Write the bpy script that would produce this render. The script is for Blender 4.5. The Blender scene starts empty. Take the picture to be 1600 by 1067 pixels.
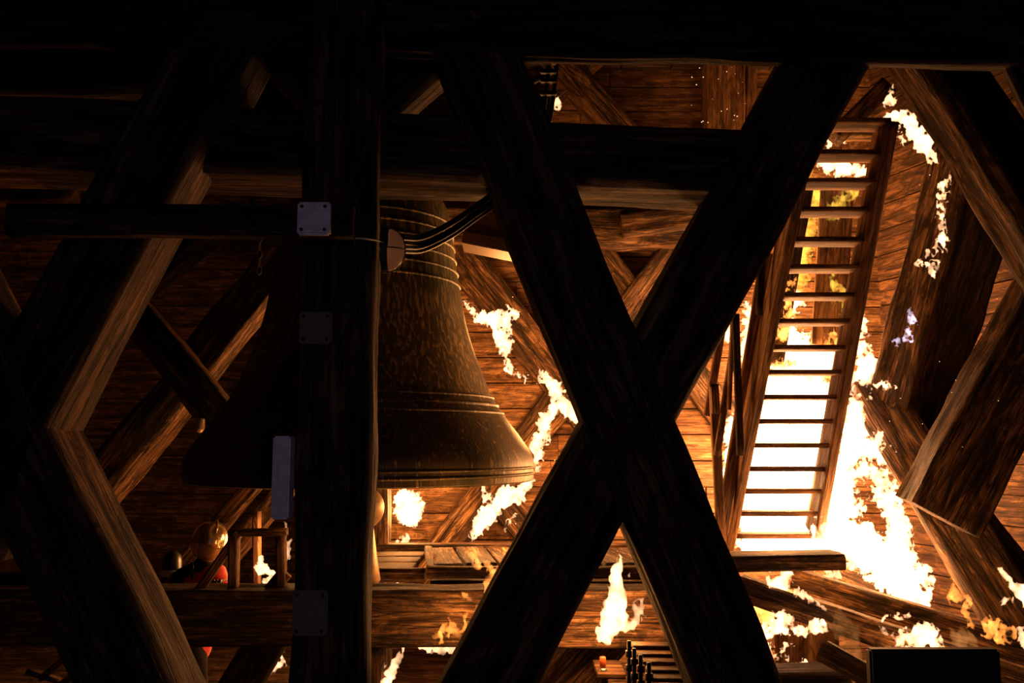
import bpy, bmesh, math, random
from mathutils import Vector, Matrix, noise
random.seed(7)
C = bpy.context.scene.collection
sc = bpy.context.scene
# ------------------------------------------------------------------ camera
CZ = 2.0; F = 1333.3; PITCH = math.radians(6.7)
cd = bpy.data.cameras.new('camera'); cam = bpy.data.objects.new('camera', cd); C.objects.link(cam)
cd.lens = 30; cd.sensor_width = 36; cam.location = (0, 0, CZ)
cam.rotation_euler = (math.pi/2 + PITCH, 0, 0); sc.camera = cam
cd.clip_start = .05
# ------------------------------------------------------------------ world, exposure
w = bpy.data.worlds.new('night'); sc.world = w; w.use_nodes = True
w.node_tree.nodes['Background'].inputs[0].default_value = (.25, .28, .5, 1)
w.node_tree.nodes['Background'].inputs[1].default_value = .0015
sc.view_settings.view_transform = 'Standard'; sc.view_settings.look = 'None'
sc.view_settings.exposure = 0; sc.view_settings.gamma = 1; sc.view_settings.use_curve_mapping = False
sc.cycles.sample_clamp_indirect = 2.5
sc.cycles.transparent_max_bounces = 48; sc.cycles.volume_bounces = 0; sc.cycles.max_bounces = 6
sc.cycles.diffuse_bounces = 3

def P(px, py, Y):
    """world point on the plane y = Y that the photograph shows at pixel (px, py)"""
    x = (px-800)/F; u = (533.5-py)/F
    c, s = math.cos(PITCH), math.sin(PITCH)
    dy = c - u*s; dz = s + u*c
    return Vector((x*Y/dy, Y, CZ + dz*Y/dy))

# ------------------------------------------------------------------ lamps
FIRE = (1.0, .40, .105)
def fire_light(loc, power, r=.18, col=FIRE):
    l = bpy.data.lights.new('fire_light', 'POINT'); l.energy = power; l.color = col; l.shadow_soft_size = r
    o = bpy.data.objects.new('fire_light', l); o.location = loc; C.objects.link(o); return o
for px, py, Y, pw in (
    (1215, 760, 8.7, 330), (1235, 560, 8.9, 110), (1330, 830, 7.3, 80), (1400, 900, 6.9, 34), (1350, 600, 7.7, 20),
    (1425, 200, 6.6, 5), (1470, 370, 6.5, 5), (955, 960, 4.9, 42), (870, 640, 8.1, 110), (780, 510, 8.0, 50), (800, 775, 7.6, 100),
    (632, 790, 8.4, 95), (410, 1045, 7.3, 12), (615, 1045, 6.4, 26), (1230, 925, 6.6, 70), (720, 985, 5.0, 16),
    (1440, 985, 5.9, 14), (446, 850, 6.9, 34), (1590, 940, 5.6, 4), (1300, 260, 9.0, 16), (1250, 380, 9.0, 40)):
    fire_light(P(px, py, Y), pw)
# faint cool light on the front faces, from an unseen source behind the camera
al = bpy.data.lights.new('front_spill', 'AREA'); al.energy = 7.5; al.color = (.9, .74, 1.0); al.shape = 'RECTANGLE'; al.size = 1.4; al.size_y = 1.4
ao = bpy.data.objects.new('front_spill', al); ao.location = (.6, -1.6, 2.0); ao.rotation_euler = (math.radians(88), 0, 0); C.objects.link(ao)

# ------------------------------------------------------------------ materials
def nt(name):
    m = bpy.data.materials.new(name); m.use_nodes = True; t = m.node_tree
    return m, t, t.nodes, t.links, t.nodes['Principled BSDF']
def ramp(n, stops):
    r = n.new('ShaderNodeValToRGB'); e = r.color_ramp.elements
    while len(e) < len(stops): e.new(.5)
    for el, (p, c) in zip(e, stops): el.position = p; el.color = (*c, 1)
    return r
def wood(name, dark, mid, light, groove=.02, rough=.75, gs=1.0, spec=.25, patch=.5, crack=.03):
    m, t, n, l, b = nt(name)
    tc = n.new('ShaderNodeTexCoord'); oi = n.new('ShaderNodeObjectInfo')
    add = n.new('ShaderNodeVectorMath'); add.operation = 'MULTIPLY_ADD'
    cmb = n.new('ShaderNodeCombineXYZ'); l.new(oi.outputs['Random'], cmb.inputs[0]); l.new(oi.outputs['Random'], cmb.inputs[1]); l.new(oi.outputs['Random'], cmb.inputs[2])
    l.new(cmb.outputs[0], add.inputs[0]); add.inputs[1].default_value = (37, 11, 23); l.new(tc.outputs['Object'], add.inputs[2])
    def noi(scale, detail, dist=0, rough_=.6):
        mp = n.new('ShaderNodeMapping'); mp.inputs['Scale'].default_value = scale; l.new(add.outputs[0], mp.inputs[0])
        x = n.new('ShaderNodeTexNoise'); x.inputs['Scale'].default_value = 1; x.inputs['Detail'].default_value = detail
        x.inputs['Distortion'].default_value = dist; x.inputs['Roughness'].default_value = rough_
        l.new(mp.outputs[0], x.inputs['Vector']); return x
    g1 = noi((1.1*gs, 16*gs, 16*gs), 8, .8, .72); g2 = noi((2.6*gs, 75*gs, 75*gs), 5, .3, .8); g3 = noi((2.2, 8, 8), 7, 1.2, .75)
    cr = noi((.8*gs, 22*gs, 22*gs), 3, .5, .5)
    mx = n.new('ShaderNodeMix'); mx.data_type = 'FLOAT'; mx.inputs[0].default_value = .42
    l.new(g1.outputs[0], mx.inputs[2]); l.new(g2.outputs[0], mx.inputs[3])
    r = ramp(n, [(.41, dark), (.5, mid), (.6, light)]); l.new(mx.outputs[0], r.inputs[0])
    # narrow drying cracks: where this noise crosses one half
    c1 = n.new('ShaderNodeMath'); c1.operation = 'SUBTRACT'; l.new(cr.outputs[0], c1.inputs[0]); c1.inputs[1].default_value = .5
    c2 = n.new('ShaderNodeMath'); c2.operation = 'ABSOLUTE'; l.new(c1.outputs[0], c2.inputs[0])
    crk = n.new('ShaderNodeMapRange'); crk.inputs[1].default_value = .0; crk.inputs[2].default_value = crack; l.new(c2.outputs[0], crk.inputs[0])
    crk.inputs[3].default_value = .12
    pr = ramp(n, [(.46, (patch,)*3), (.56, (1, 1, 1))]); l.new(g3.outputs[0], pr.inputs[0])
    mc = n.new('ShaderNodeMix'); mc.data_type = 'RGBA'; mc.blend_type = 'MULTIPLY'; mc.inputs[0].default_value = 1
    l.new(r.outputs[0], mc.inputs[6]); l.new(pr.outputs[0], mc.inputs[7])
    m2 = n.new('ShaderNodeMix'); m2.data_type = 'RGBA'; m2.blend_type = 'MULTIPLY'; m2.inputs[0].default_value = 1
    l.new(mc.outputs[2], m2.inputs[6]); l.new(crk.outputs[0], m2.inputs[7]); l.new(m2.outputs[2], b.inputs['Base Color'])
    hh = n.new('ShaderNodeMath'); hh.operation = 'MULTIPLY_ADD'; l.new(crk.outputs[0], hh.inputs[0]); hh.inputs[1].default_value = .25; l.new(mx.outputs[0], hh.inputs[2])
    bp = n.new('ShaderNodeBump'); bp.inputs['Strength'].default_value = 1; bp.inputs['Distance'].default_value = groove
    l.new(hh.outputs[0], bp.inputs['Height']); l.new(bp.outputs[0], b.inputs['Normal'])
    b.inputs['Roughness'].default_value = rough; b.inputs['Specular IOR Level'].default_value = spec
    return m
M = {}
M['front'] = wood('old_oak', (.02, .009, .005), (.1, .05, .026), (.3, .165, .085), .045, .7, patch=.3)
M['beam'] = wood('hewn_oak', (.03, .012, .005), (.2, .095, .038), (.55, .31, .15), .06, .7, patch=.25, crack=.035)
M['plank'] = wood('wall_board', (.09, .036, .014), (.24, .115, .045), (.44, .24, .11), .012, .7, .7, patch=.45, crack=.012)
M['scorched_shade_plank'] = wood('scorched_shade_board', (.03, .012, .006), (.1, .045, .018), (.24, .12, .05), .015, .7, .7, patch=.35, crack=.012)  # scorched tone on the right wall, painted-in shade on the left walls
M['stair'] = wood('stair_wood', (.06, .025, .01), (.22, .1, .042), (.42, .22, .1), .015, .65, patch=.6)
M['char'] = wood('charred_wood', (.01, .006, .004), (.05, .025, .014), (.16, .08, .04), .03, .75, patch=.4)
def plain(name, col, rough=.5, metal=0, bump=0, nscale=30, var=.75):
    m, t, n, l, b = nt(name)
    x = n.new('ShaderNodeTexNoise'); x.inputs['Scale'].default_value = nscale; x.inputs['Detail'].default_value = 4
    tc = n.new('ShaderNodeTexCoord'); l.new(tc.outputs['Object'], x.inputs['Vector'])
    r = ramp(n, [(.35, tuple(c*var for c in col)), (.65, col)]); l.new(x.outputs[0], r.inputs[0]); l.new(r.outputs[0], b.inputs['Base Color'])
    b.inputs['Roughness'].default_value = rough; b.inputs['Metallic'].default_value = metal
    if bump:
        bp = n.new('ShaderNodeBump'); bp.inputs['Strength'].default_value = .6; bp.inputs['Distance'].default_value = bump
        l.new(x.outputs[0], bp.inputs['Height']); l.new(bp.outputs[0], b.inputs['Normal'])
    return m
M['plate'] = plain('grey_plate', (.85, .74, .84), .6, 0)
M['plate_dark'] = plain('brown_plate', (.16, .13, .08), .7, 0)
M['plate_dull'] = plain('dull_grey_plate', (.16, .13, .13), .7, 0)
M['black'] = plain('black_rubber', (.012, .011, .01), .35, 0)
M['black_matte'] = plain('black_metal', (.015, .012, .01), .6, 0)
M['steel'] = plain('dull_steel', (.35, .33, .3), .35, .9)
M['rust'] = plain('brown_sheet_metal', (.16, .09, .045), .5, .4)
M['glass_lamp'] = plain('frosted_glass', (.75, .62, .5), .25, 0)
def glass():
    m, t, n, l, b = nt('lamp_diffuser'); tr = n.new('ShaderNodeBsdfTranslucent'); tr.inputs[0].default_value = (.9, .75, .6, 1); mx = n.new('ShaderNodeMixShader'); mx.inputs[0].default_value = .7
    b.inputs['Base Color'].default_value = (.8, .7, .6, 1); b.inputs['Roughness'].default_value = .2; o = n['Material Output']
    l.new(b.outputs[0], mx.inputs[1]); l.new(tr.outputs[0], mx.inputs[2]); l.new(mx.outputs[0], o.inputs[0]); return m
M['glass_lamp'] = glass()
M['brass'] = plain('pale_brass', (.62, .42, .2), .42, .35)
M['red'] = plain('red_cloth', (.75, .02, .015), .7, 0, .004, 40)
M['navy'] = plain('dark_cloth', (.02, .018, .02), .8, 0, .004, 40); M['navy'].node_tree.nodes['Principled BSDF'].inputs['Specular IOR Level'].default_value = .05
M['skin'] = plain('skin', (.55, .3, .2), .5)
M['helmet'] = plain('silver_gold_helmet', (.75, .55, .32), .2, .85)
M['visor'] = plain('amber_visor', (.9, .6, .3), .08); M['visor'].node_tree.nodes['Principled BSDF'].inputs['Transmission Weight'].default_value = .75
M['visor'].node_tree.nodes['Principled BSDF'].inputs['IOR'].default_value = 1.15
M['stripe'] = plain('pale_stripe', (.75, .7, .55), .4)
M['bottle'] = plain('orange_plastic', (.6, .12, .04), .4)
# bronze bell
def bronze():
    m, t, n, l, b = nt('bell_bronze')
    tc = n.new('ShaderNodeTexCoord')
    # angle around the bell and height, so streaks run down the wall
    sep = n.new('ShaderNodeSeparateXYZ'); l.new(tc.outputs['Object'], sep.inputs[0])
    def N(sx, sz, detail, dist=.3):
        mp = n.new('ShaderNodeMapping'); mp.inputs['Scale'].default_value = (sx, sx, sz); l.new(tc.outputs['Object'], mp.inputs[0])
        x = n.new('ShaderNodeTexNoise'); x.inputs['Scale'].default_value = 1; x.inputs['Detail'].default_value = detail; x.inputs['Distortion'].default_value = dist
        l.new(mp.outputs[0], x.inputs['Vector']); return x
    st = N(48, 4.5, 6, .5); big = N(2.2, .9, 4); 
    r = ramp(n, [(.47, (.11, .085, .035)), (.56, (.17, .125, .05)), (.6, (.42, .29, .13)), (.72, (.5, .36, .17))]); 
    # streaks are confined to the waist
    zr = n.new('ShaderNodeMapRange'); zr.inputs[1].default_value = .35; zr.inputs[2].default_value = 1.0; l.new(sep.outputs[2], zr.inputs[0])
    mu = n.new('ShaderNodeMath'); mu.operation = 'MULTIPLY_ADD'; l.new(zr.outputs[0], mu.inputs[0]); mu.inputs[1].default_value = .10; l.new(st.outputs[0], mu.inputs[2])
    sb = n.new('ShaderNodeMath'); sb.operation = 'SUBTRACT'; l.new(mu.outputs[0], sb.inputs[0]); sb.inputs[1].default_value = .06
    l.new(sb.outputs[0], r.inputs[0])
    r2 = ramp(n, [(.4, (.35, .40, .28)), (.6, (1, .9, .8))]); l.new(big.outputs[0], r2.inputs[0])
    mc = n.new('ShaderNodeMix'); mc.data_type = 'RGBA'; mc.blend_type = 'MULTIPLY'; mc.inputs[0].default_value = 1
    l.new(r.outputs[0], mc.inputs[6]); l.new(r2.outputs[0], mc.inputs[7]); l.new(mc.outputs[2], b.inputs['Base Color'])
    b.inputs['Metallic'].default_value = .45; b.inputs['Roughness'].default_value = .48
    bp = n.new('ShaderNodeBump'); bp.inputs['Strength'].default_value = .5; bp.inputs['Distance'].default_value = .006
    l.new(st.outputs[0], bp.inputs['Height']); l.new(bp.outputs[0], b.inputs['Normal'])
    return m
M['bronze'] = bronze()
def flame_mat(name, col, strength):
    m = bpy.data.materials.new(name); m.use_nodes = True; t = m.node_tree; n = t.nodes; l = t.links; n.clear()
    o = n.new('ShaderNodeOutputMaterial'); e = n.new('ShaderNodeEmission'); e.inputs[0].default_value = (*col, 1); e.inputs[1].default_value = strength
    l.new(e.outputs[0], o.inputs['Volume']); return m
M['fire'] = flame_mat('flame', (1, .5, .24), 90)
M['fire_soft'] = flame_mat('flame_soft', (1, .30, .05), 55)
M['fire_pale'] = flame_mat('flame_pale', (.75, .6, .8), 60)
M['spark'] = bpy.data.materials.new('spark'); M['spark'].use_nodes = True
b_ = M['spark'].node_tree.nodes['Principled BSDF']; b_.inputs['Emission Color'].default_value = (1, .7, .4, 1); b_.inputs['Emission Strength'].default_value = 2
M['fire_gold'] = flame_mat('flame_gold', (1, .55, .06), 12)

# ------------------------------------------------------------------ object helpers
def link(name, me, mat, parent=None, loc=None):
    if mat is not None and not me.materials: me.materials.append(mat)
    o = bpy.data.objects.new(name, me); C.objects.link(o)
    if loc is not None: o.location = loc
    if parent is not None: o.parent = parent
    return o
def tag(o, label, cat, group=None, kind=None):
    o['label'] = label; o['category'] = cat
    if group: o['group'] = group
    if kind: o['kind'] = kind
    return o
def empty(name, loc, label=None, cat=None, group=None):
    o = bpy.data.objects.new(name, None); C.objects.link(o); o.location = loc
    if label: tag(o, label, cat, group)
    return o
def smooth(me, on=True):
    for p in me.polygons: p.use_smooth = on
SEED = [0]
def timber_mesh(L, W, T, amp=.012, seg=.07, around=9, bev=.02, jag=0.0):
    """hewn timber: x 0..L, y -W/2..W/2 (width), z 0..-T ... worn edges, split grooves"""
    SEED[0] += 1; so = SEED[0]*7.31
    n = max(2, min(70, int(L/seg)))
    hw, ht = W/2, T/2; bev = min(bev, hw*.4, ht*.4)
    ring = []
    for (ax, ay, bx_, by_) in ((-hw, -ht, hw, -ht), (hw, -ht, hw, ht), (hw, ht, -hw, ht), (-hw, ht, -hw, -ht)):
        dx, dy = bx_-ax, by_-ay; ln = math.hypot(dx, dy); dx /= ln; dy /= ln
        for k in range(around):
            s = bev + (ln-2*bev)*k/(around-1); ring.append((ax+dx*s, ay+dy*s))
    vs, fs = [], []
    R = len(ring)
    for i in range(n+1):
        x = L*i/n
        for (y, z) in ring:
            g = noise.fractal(Vector((x*1.1+so, y*11, z*11)), 1.0, 2.0, 4)
            b = noise.noise(Vector((x*2.3, y*2+so, z*2)))
            d = amp*(g*.9 + b*.8)
            rr = math.hypot(y, z) or 1
            xx = x
            if i in (0, n) and jag: xx += jag*noise.noise(Vector((y*14, z*14, so)))
            vs.append((xx, y + y/rr*d, z + z/rr*d))
    for i in range(n):
        for k in range(R):
            a = i*R+k; b = i*R+(k+1) % R
            fs.append((a, b, b+R, a+R))
    fs.append(tuple(range(R))[::-1]); fs.append(tuple(n*R+k for k in range(R)))
    me = bpy.data.meshes.new('timber'); me.from_pydata(vs, [], fs); me.update()
    bm = bmesh.new(); bm.from_mesh(me); bmesh.ops.recalc_face_normals(bm, faces=bm.faces); bm.to_mesh(me); bm.free()
    smooth(me); return me
def place(o, A, B, T, front=Vector((0, -1, 0)), par=None):
    """x along A->B, z towards the viewer side, front face through A-B"""
    d = (B-A).normalized(); zz = (front - d*front.dot(d)).normalized(); yy = zz.cross(d)
    mt = Matrix((d, yy, zz)).transposed().to_4x4(); mt.translation = A - zz*(T/2)
    o.matrix_world = mt if par is None else par.matrix_world.inverted() @ mt
    return o
def timber(name, a, b, wpx, T, mat='beam', label=None, cat='beam', group=None, parent=None, amp=.012, Y=None, front=Vector((0, -1, 0)), jag=0, W=None, bev=.02, around=9):
    """a, b = (px, py, Y) of the front face's centre line, wpx = its width across in pixels at mid length"""
    A, B = P(*a), P(*b)
    if W is None: W = wpx*((a[2]+b[2])/2)/F
    me = timber_mesh((B-A).length, W, T, amp, jag=jag, bev=bev, around=around)
    o = link(name, me, M[mat]); place(o, A, B, T, front)
    if parent is not None:
        mw = o.matrix_world.copy(); o.parent = parent; o.matrix_parent_inverse = Matrix(); o.matrix_basis = Matrix.Translation(-parent.location) @ mw
    if label: tag(o, label, cat, group)
    return o
def box_bm(bm, c, s, rot=None):
    r = bmesh.ops.create_cube(bm, size=1)
    for v in r['verts']:
        v.co = Vector((v.co.x*s[0], v.co.y*s[1], v.co.z*s[2]))
        if rot is not None: v.co = rot @ v.co
        v.co += Vector(c)
    return r['verts']
def bm_obj(name, bm, mat, parent=None, loc=None, bevel=0, sm=False):
    if bevel: bmesh.ops.bevel(bm, geom=list(bm.edges), offset=bevel, segments=2, affect='EDGES', clamp_overlap=True)
    bmesh.ops.recalc_face_normals(bm, faces=bm.faces)
    me = bpy.data.meshes.new(name); bm.to_mesh(me); bm.free()
    if sm: smooth(me)
    return link(name, me, M[mat], parent, loc)
def box(name, c, s, mat, parent=None, bevel=.004, rot=None):
    bm = bmesh.new(); box_bm(bm, (0, 0, 0), s, rot)
    return bm_obj(name, bm, mat, parent, c, bevel)
def lathe(name, prof, mat, parent=None, loc=(0, 0, 0), seg=48, close=False):
    vs, fs = [], []
    for (r, z) in prof:
        for k in range(seg):
            a = 2*math.pi*k/seg; vs.append((r*math.cos(a), r*math.sin(a), z))
    n = len(prof)
    for i in range(n-1):
        for k in range(seg):
            a = i*seg+k; b = i*seg+(k+1) % seg; fs.append((a, b, b+seg, a+seg))
    if close: fs.append(tuple(range(seg))[::-1]); fs.append(tuple((n-1)*seg+k for k in range(seg)))
    me = bpy.data.meshes.new(name); me.from_pydata(vs, [], fs); me.update(); smooth(me)
    return link(name, me, M[mat], parent, loc)
def tube(name, pts, r, mat, parent=None, seg=8, rel=None, cyc=False):
    """swept round tube through world points; rel = origin"""
    o0 = Vector(rel) if rel is not None else Vector(pts[0])
    pts = [Vector(p)-o0 for p in pts]; vs, fs = [], []
    n = len(pts); rs = r if isinstance(r, (list, tuple)) else [r]*n
    for i, p in enumerate(pts):
        if cyc: d = pts[(i+1) % n]-pts[i-1]
        else: d = pts[min(i+1, n-1)]-pts[max(i-1, 0)]
        d.normalize(); up = Vector((0, 0, 1)) if abs(d.z) < .9 else Vector((1, 0, 0))
        s = d.cross(up).normalized(); t = s.cross(d)
        for k in range(seg):
            a = 2*math.pi*k/seg; vs.append(p + (s*math.cos(a)+t*math.sin(a))*rs[i])
    for i in range(n if cyc else n-1):
        for k in range(seg):
            a = i*seg+k; b = i*seg+(k+1) % seg; j = (i+1) % n
            fs.append((a, b, j*seg+(k+1) % seg, j*seg+k))
    if not cyc: fs.append(tuple(range(seg))[::-1]); fs.append(tuple((n-1)*seg+k for k in range(seg)))
    me = bpy.data.meshes.new(name); me.from_pydata([tuple(v) for v in vs], [], fs); me.update(); smooth(me)
    ob = link(name, me, M[mat], parent)
    ob.location = o0 - (parent.location if parent is not None else Vector((0, 0, 0)))
    return ob
def spline(pts, n=10):
    pts = [Vector(p) for p in pts]; out = []
    q = [pts[0]*2-pts[1]]+pts+[pts[-1]*2-pts[-2]]
    for i in range(1, len(q)-2):
        for k in range(n):
            t = k/n; a, b, c, d = q[i-1:i+3]
            out.append(.5*((2*b)+(c-a)*t+(2*a-5*b+4*c-d)*t*t+(3*b-a-3*c+d)*t**3))
    out.append(pts[-1]); return out

# ------------------------------------------------------------------ the room: boards one by one
FZ = -.5; TOP = 6.3; PH = .287
def board_wall(name, p0, p1, seed, mat='plank'):
    p0, p1 = Vector(p0), Vector(p1); d = (p1-p0).normalized(); nrm = Vector((-d.y, d.x, 0)); L = (p1-p0).length
    rnd = random.Random(seed)
    bm = bmesh.new(); box_bm(bm, (L/2, .09, (TOP-FZ)/2), (L, .06, TOP-FZ))
    wl = bm_obj(name, bm, 'char'); wl['kind'] = 'structure'
    mt = Matrix((d, nrm, Vector((0, 0, 1)))).transposed().to_4x4(); mt.translation = Vector((p0.x, p0.y, FZ)); wl.matrix_world = mt
    lib = []
    for k in range(14):
        Lb = rnd.choice((2.2, 2.8, 3.4)); bm = bmesh.new(); box_bm(bm, (Lb/2, 0, PH/2-.004), (Lb, .035, PH-.012))
        bmesh.ops.bevel(bm, geom=list(bm.edges), offset=.004, segments=1, affect='EDGES')
        me = bpy.data.meshes.new('plank'); bm.to_mesh(me); bm.free(); me.materials.append(M[mat]); lib.append((Lb, me))
    z = 0; row = 0
    while z < TOP-FZ-.1:
        x = -rnd.uniform(0, 1.5)*0
        first = True
        while x < L-.05:
            Lb, me = rnd.choice(lib)
            if first: Lb_s = rnd.uniform(.5, 1.0); first = False
            else: Lb_s = 1
            if x+Lb*Lb_s > L: Lb_s = (L-x)/Lb
            o = bpy.data.objects.new('plank', me); C.objects.link(o); o.parent = wl
            o.location = (x, .04+rnd.uniform(-.012, .008), z); o.scale = (Lb_s*.998, 1, 1)
            o.rotation_euler = (rnd.uniform(-.02, .02), rnd.uniform(-.0015, .0015), 0)
            x += Lb*Lb_s
        z += PH; row += 1
    return wl
# nrm = left of travel; the boards hang on the room side, so walls are walked with the room on the right
board_wall('wall_back', (-1.5, 9.5, 0), (4.3, 9.5, 0), 3)
board_wall('wall_right', (4.13, 9.5, 0), (5.9, 4.25, 0), 4, 'scorched_shade_plank')
board_wall('wall_light_blocker', (-1.5, 13, 0), (-1.5, 9.5, 0), 8, 'scorched_shade_plank')  # added wall, hidden behind the bell, keeps firelight off the left wall
board_wall('wall_far', (-9, 13, 0), (-1.5, 13, 0), 6, 'scorched_shade_plank')  # stands in an added recess, set back to catch less firelight
board_wall('wall_left', (-9, 3.0, 0), (-9, 13, 0), 5, 'scorched_shade_plank')
def deck(name, z, mat, flip):
    bm = bmesh.new(); box_bm(bm, (-1.5, 7.9, z+(.05 if flip else -.05)), (15.4, 10.4, .05)); f = bm_obj(name, bm, mat); f['kind'] = 'structure'
    me = None
    for k in range(26):
        bm = bmesh.new(); box_bm(bm, (0, 0, 0), (.56, 10.2, .04))
        if me is None:
            bmesh.ops.bevel(bm, geom=list(bm.edges), offset=.005, segments=1, affect='EDGES')
            me = bpy.data.meshes.new('floorboard'); bm.to_mesh(me); me.materials.append(M[mat])
        bm.free()
        o = bpy.data.objects.new('floorboard' if not flip else 'ceiling_board', me); C.objects.link(o); o.parent = f; o.location = (-8.8+k*.575, 7.9, z)
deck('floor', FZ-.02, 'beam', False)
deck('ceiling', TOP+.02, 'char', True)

# ------------------------------------------------------------------ front bell frame (nearest, dark)
def YF(px): return 2.95+.00026*px
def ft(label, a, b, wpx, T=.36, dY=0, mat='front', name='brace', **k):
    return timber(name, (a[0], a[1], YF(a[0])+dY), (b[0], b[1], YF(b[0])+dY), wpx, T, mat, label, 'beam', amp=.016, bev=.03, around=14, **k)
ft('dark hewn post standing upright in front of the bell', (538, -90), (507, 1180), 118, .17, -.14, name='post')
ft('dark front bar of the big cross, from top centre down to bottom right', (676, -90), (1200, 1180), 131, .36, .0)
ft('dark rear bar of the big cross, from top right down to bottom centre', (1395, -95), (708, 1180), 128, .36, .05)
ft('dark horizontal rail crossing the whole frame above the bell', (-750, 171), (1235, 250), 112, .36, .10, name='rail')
ft('black top beam along the upper edge of the picture', (-750, -23), (1760, 50), 135, .08, .02, name='rail', mat='char')  # dark wood on this beam paints in the shade on its underside
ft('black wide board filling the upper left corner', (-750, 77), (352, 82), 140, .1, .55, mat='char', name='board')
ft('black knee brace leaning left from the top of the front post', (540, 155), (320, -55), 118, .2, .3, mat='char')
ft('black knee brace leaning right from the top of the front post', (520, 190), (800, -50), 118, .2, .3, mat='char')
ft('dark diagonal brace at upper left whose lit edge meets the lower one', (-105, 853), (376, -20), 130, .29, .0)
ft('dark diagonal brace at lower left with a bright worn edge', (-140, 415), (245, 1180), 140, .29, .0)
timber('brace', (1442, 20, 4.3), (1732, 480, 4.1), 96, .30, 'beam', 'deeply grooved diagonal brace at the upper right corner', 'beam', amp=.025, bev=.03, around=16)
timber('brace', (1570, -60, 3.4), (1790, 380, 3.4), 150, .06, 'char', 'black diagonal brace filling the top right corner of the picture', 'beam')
# thin board with its junction plate, screwed on to the post
bd = timber('board', (8, 341, 2.74), (551, 345, 2.74), 52, .05, 'front', 'long thin horizontal board fixed across the left of the front post', 'board', amp=.003, bev=.005)
def plate(px0, py0, px1, py1, Y, mat, label, th=.03, screws=True):
    a, b = P(px0, py1, Y), P(px1, py0, Y); s = b-a
    c = Vector(((a.x+b.x)/2, Y+th/2, (a.z+b.z)/2))
    t = empty('cover_plate', c, label, 'plate')
    box('plate', (0, 0, 0), (abs(s.x), th, abs(s.z)), mat, t, .006)
    if screws:
        for sx in (-1, 1):
            for sz in (-1, 1):
                q = lathe('screw', [(0.0001, -.004), (.005, -.004), (.006, 0), (.005, .004), (.0001, .004)], 'black_matte', t, (sx*(abs(s.x)/2-.016), -th/2-.002, sz*(abs(s.z)/2-.016)), 10)
                q.rotation_euler = (math.pi/2, 0, 0)
    return t
plate(463, 315, 516, 366, 2.70, 'plate', 'square pale lilac cover plate screwed to the end of the thin board', .03)
plate(466, 487, 519, 537, 2.92, 'plate_dark', 'square brown cover plate on the middle of the front post', .02)
plate(422, 681, 454, 812, 2.88, 'plate', 'tall narrow pale lilac box on the left edge of the front post', .07, False)
plate(455, 922, 512, 994, 2.92, 'plate_dull', 'dull grey cover plate low on the front post', .02)
tube('cable', spline([P(393, 312, 2.72), P(392, 335, 2.71), P(400, 352, 2.70), P(425, 360, 2.70), P(462, 358, 2.70)], 8), .006, 'black')
tag(bpy.context.scene.collection.objects[-1], 'short black cable looping into the square pale cover plate', 'cable')

# ------------------------------------------------------------------ bulkhead lamp and its cables
lc = P(606, 391, 2.95)
lamp = empty('bulkhead_lamp', lc, 'oval caged bulkhead lamp on the right side of the front post', 'lamp')
def dome(name, mat, sx, sy, sz, parent, loc):
    bm = bmesh.new(); bmesh.ops.create_uvsphere(bm, u_segments=32, v_segments=16, radius=1)
    for v in bm.verts:
        v.co.x = max(v.co.x, 0)*sx if v.co.x > 0 else 0; v.co.y *= sy; v.co.z *= sz
    return bm_obj(name, bm, mat, parent, loc, sm=True)
bm = bmesh.new(); bmesh.ops.create_cone(bm, cap_ends=True, segments=32, radius1=1, radius2=1, depth=1)
for v in bm.verts: v.co = Vector((v.co.z*.022, v.co.x*.055, v.co.y*.082))
bm_obj('base', bm, 'black_matte', lamp, (-.008, 0, 0), .003)
GL = dome('glass', 'glass_lamp', .056, .049, .076, lamp, (.004, 0, 0))
for a in (0, math.pi/2):
    pts = []
    for k in range(13):
        t = math.pi*k/12; c, s = math.cos(t), math.sin(t)
        if a == 0: p = Vector((.004+.058*s, 0, .078*c))
        elif a == math.pi/2: p = Vector((.004+.058*s, .052*c, 0))
        else: p = Vector((.004+.05*s, .046*c, a*.075))
        pts.append(lc+p)
    cgb = tube('cage_bar', pts, .0022, 'black_matte', lamp); cgb.parent = GL; cgb.location -= GL.location
cb = empty('cable_bundle', P(632, 380, 3.1), 'bundle of black cables sagging from the bulkhead lamp to the diagonal brace', 'cable')
for k, (dy, dz) in enumerate(((0, 0), (.012, .018), (-.012, .03), (.004, .046), (.02, -.01))):
    pts = [P(626, 381, 3.0), P(660, 380, 3.15), P(705, 358, 3.25), P(745, 330, 3.35), P(800, 292, 3.45)]
    tube('cable', [p+Vector((0, dy, dz-.015)) for p in spline(pts, 8)], .0075, 'black', cb)
tag(tube('wire', spline([P(555, 372, 2.79), P(572, 373, 2.77), P(590, 376, 2.83), P(600, 380, 2.9)], 6), .003, 'stripe'), 'thin pale wire crossing the post to the bulkhead lamp', 'wire')

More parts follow.
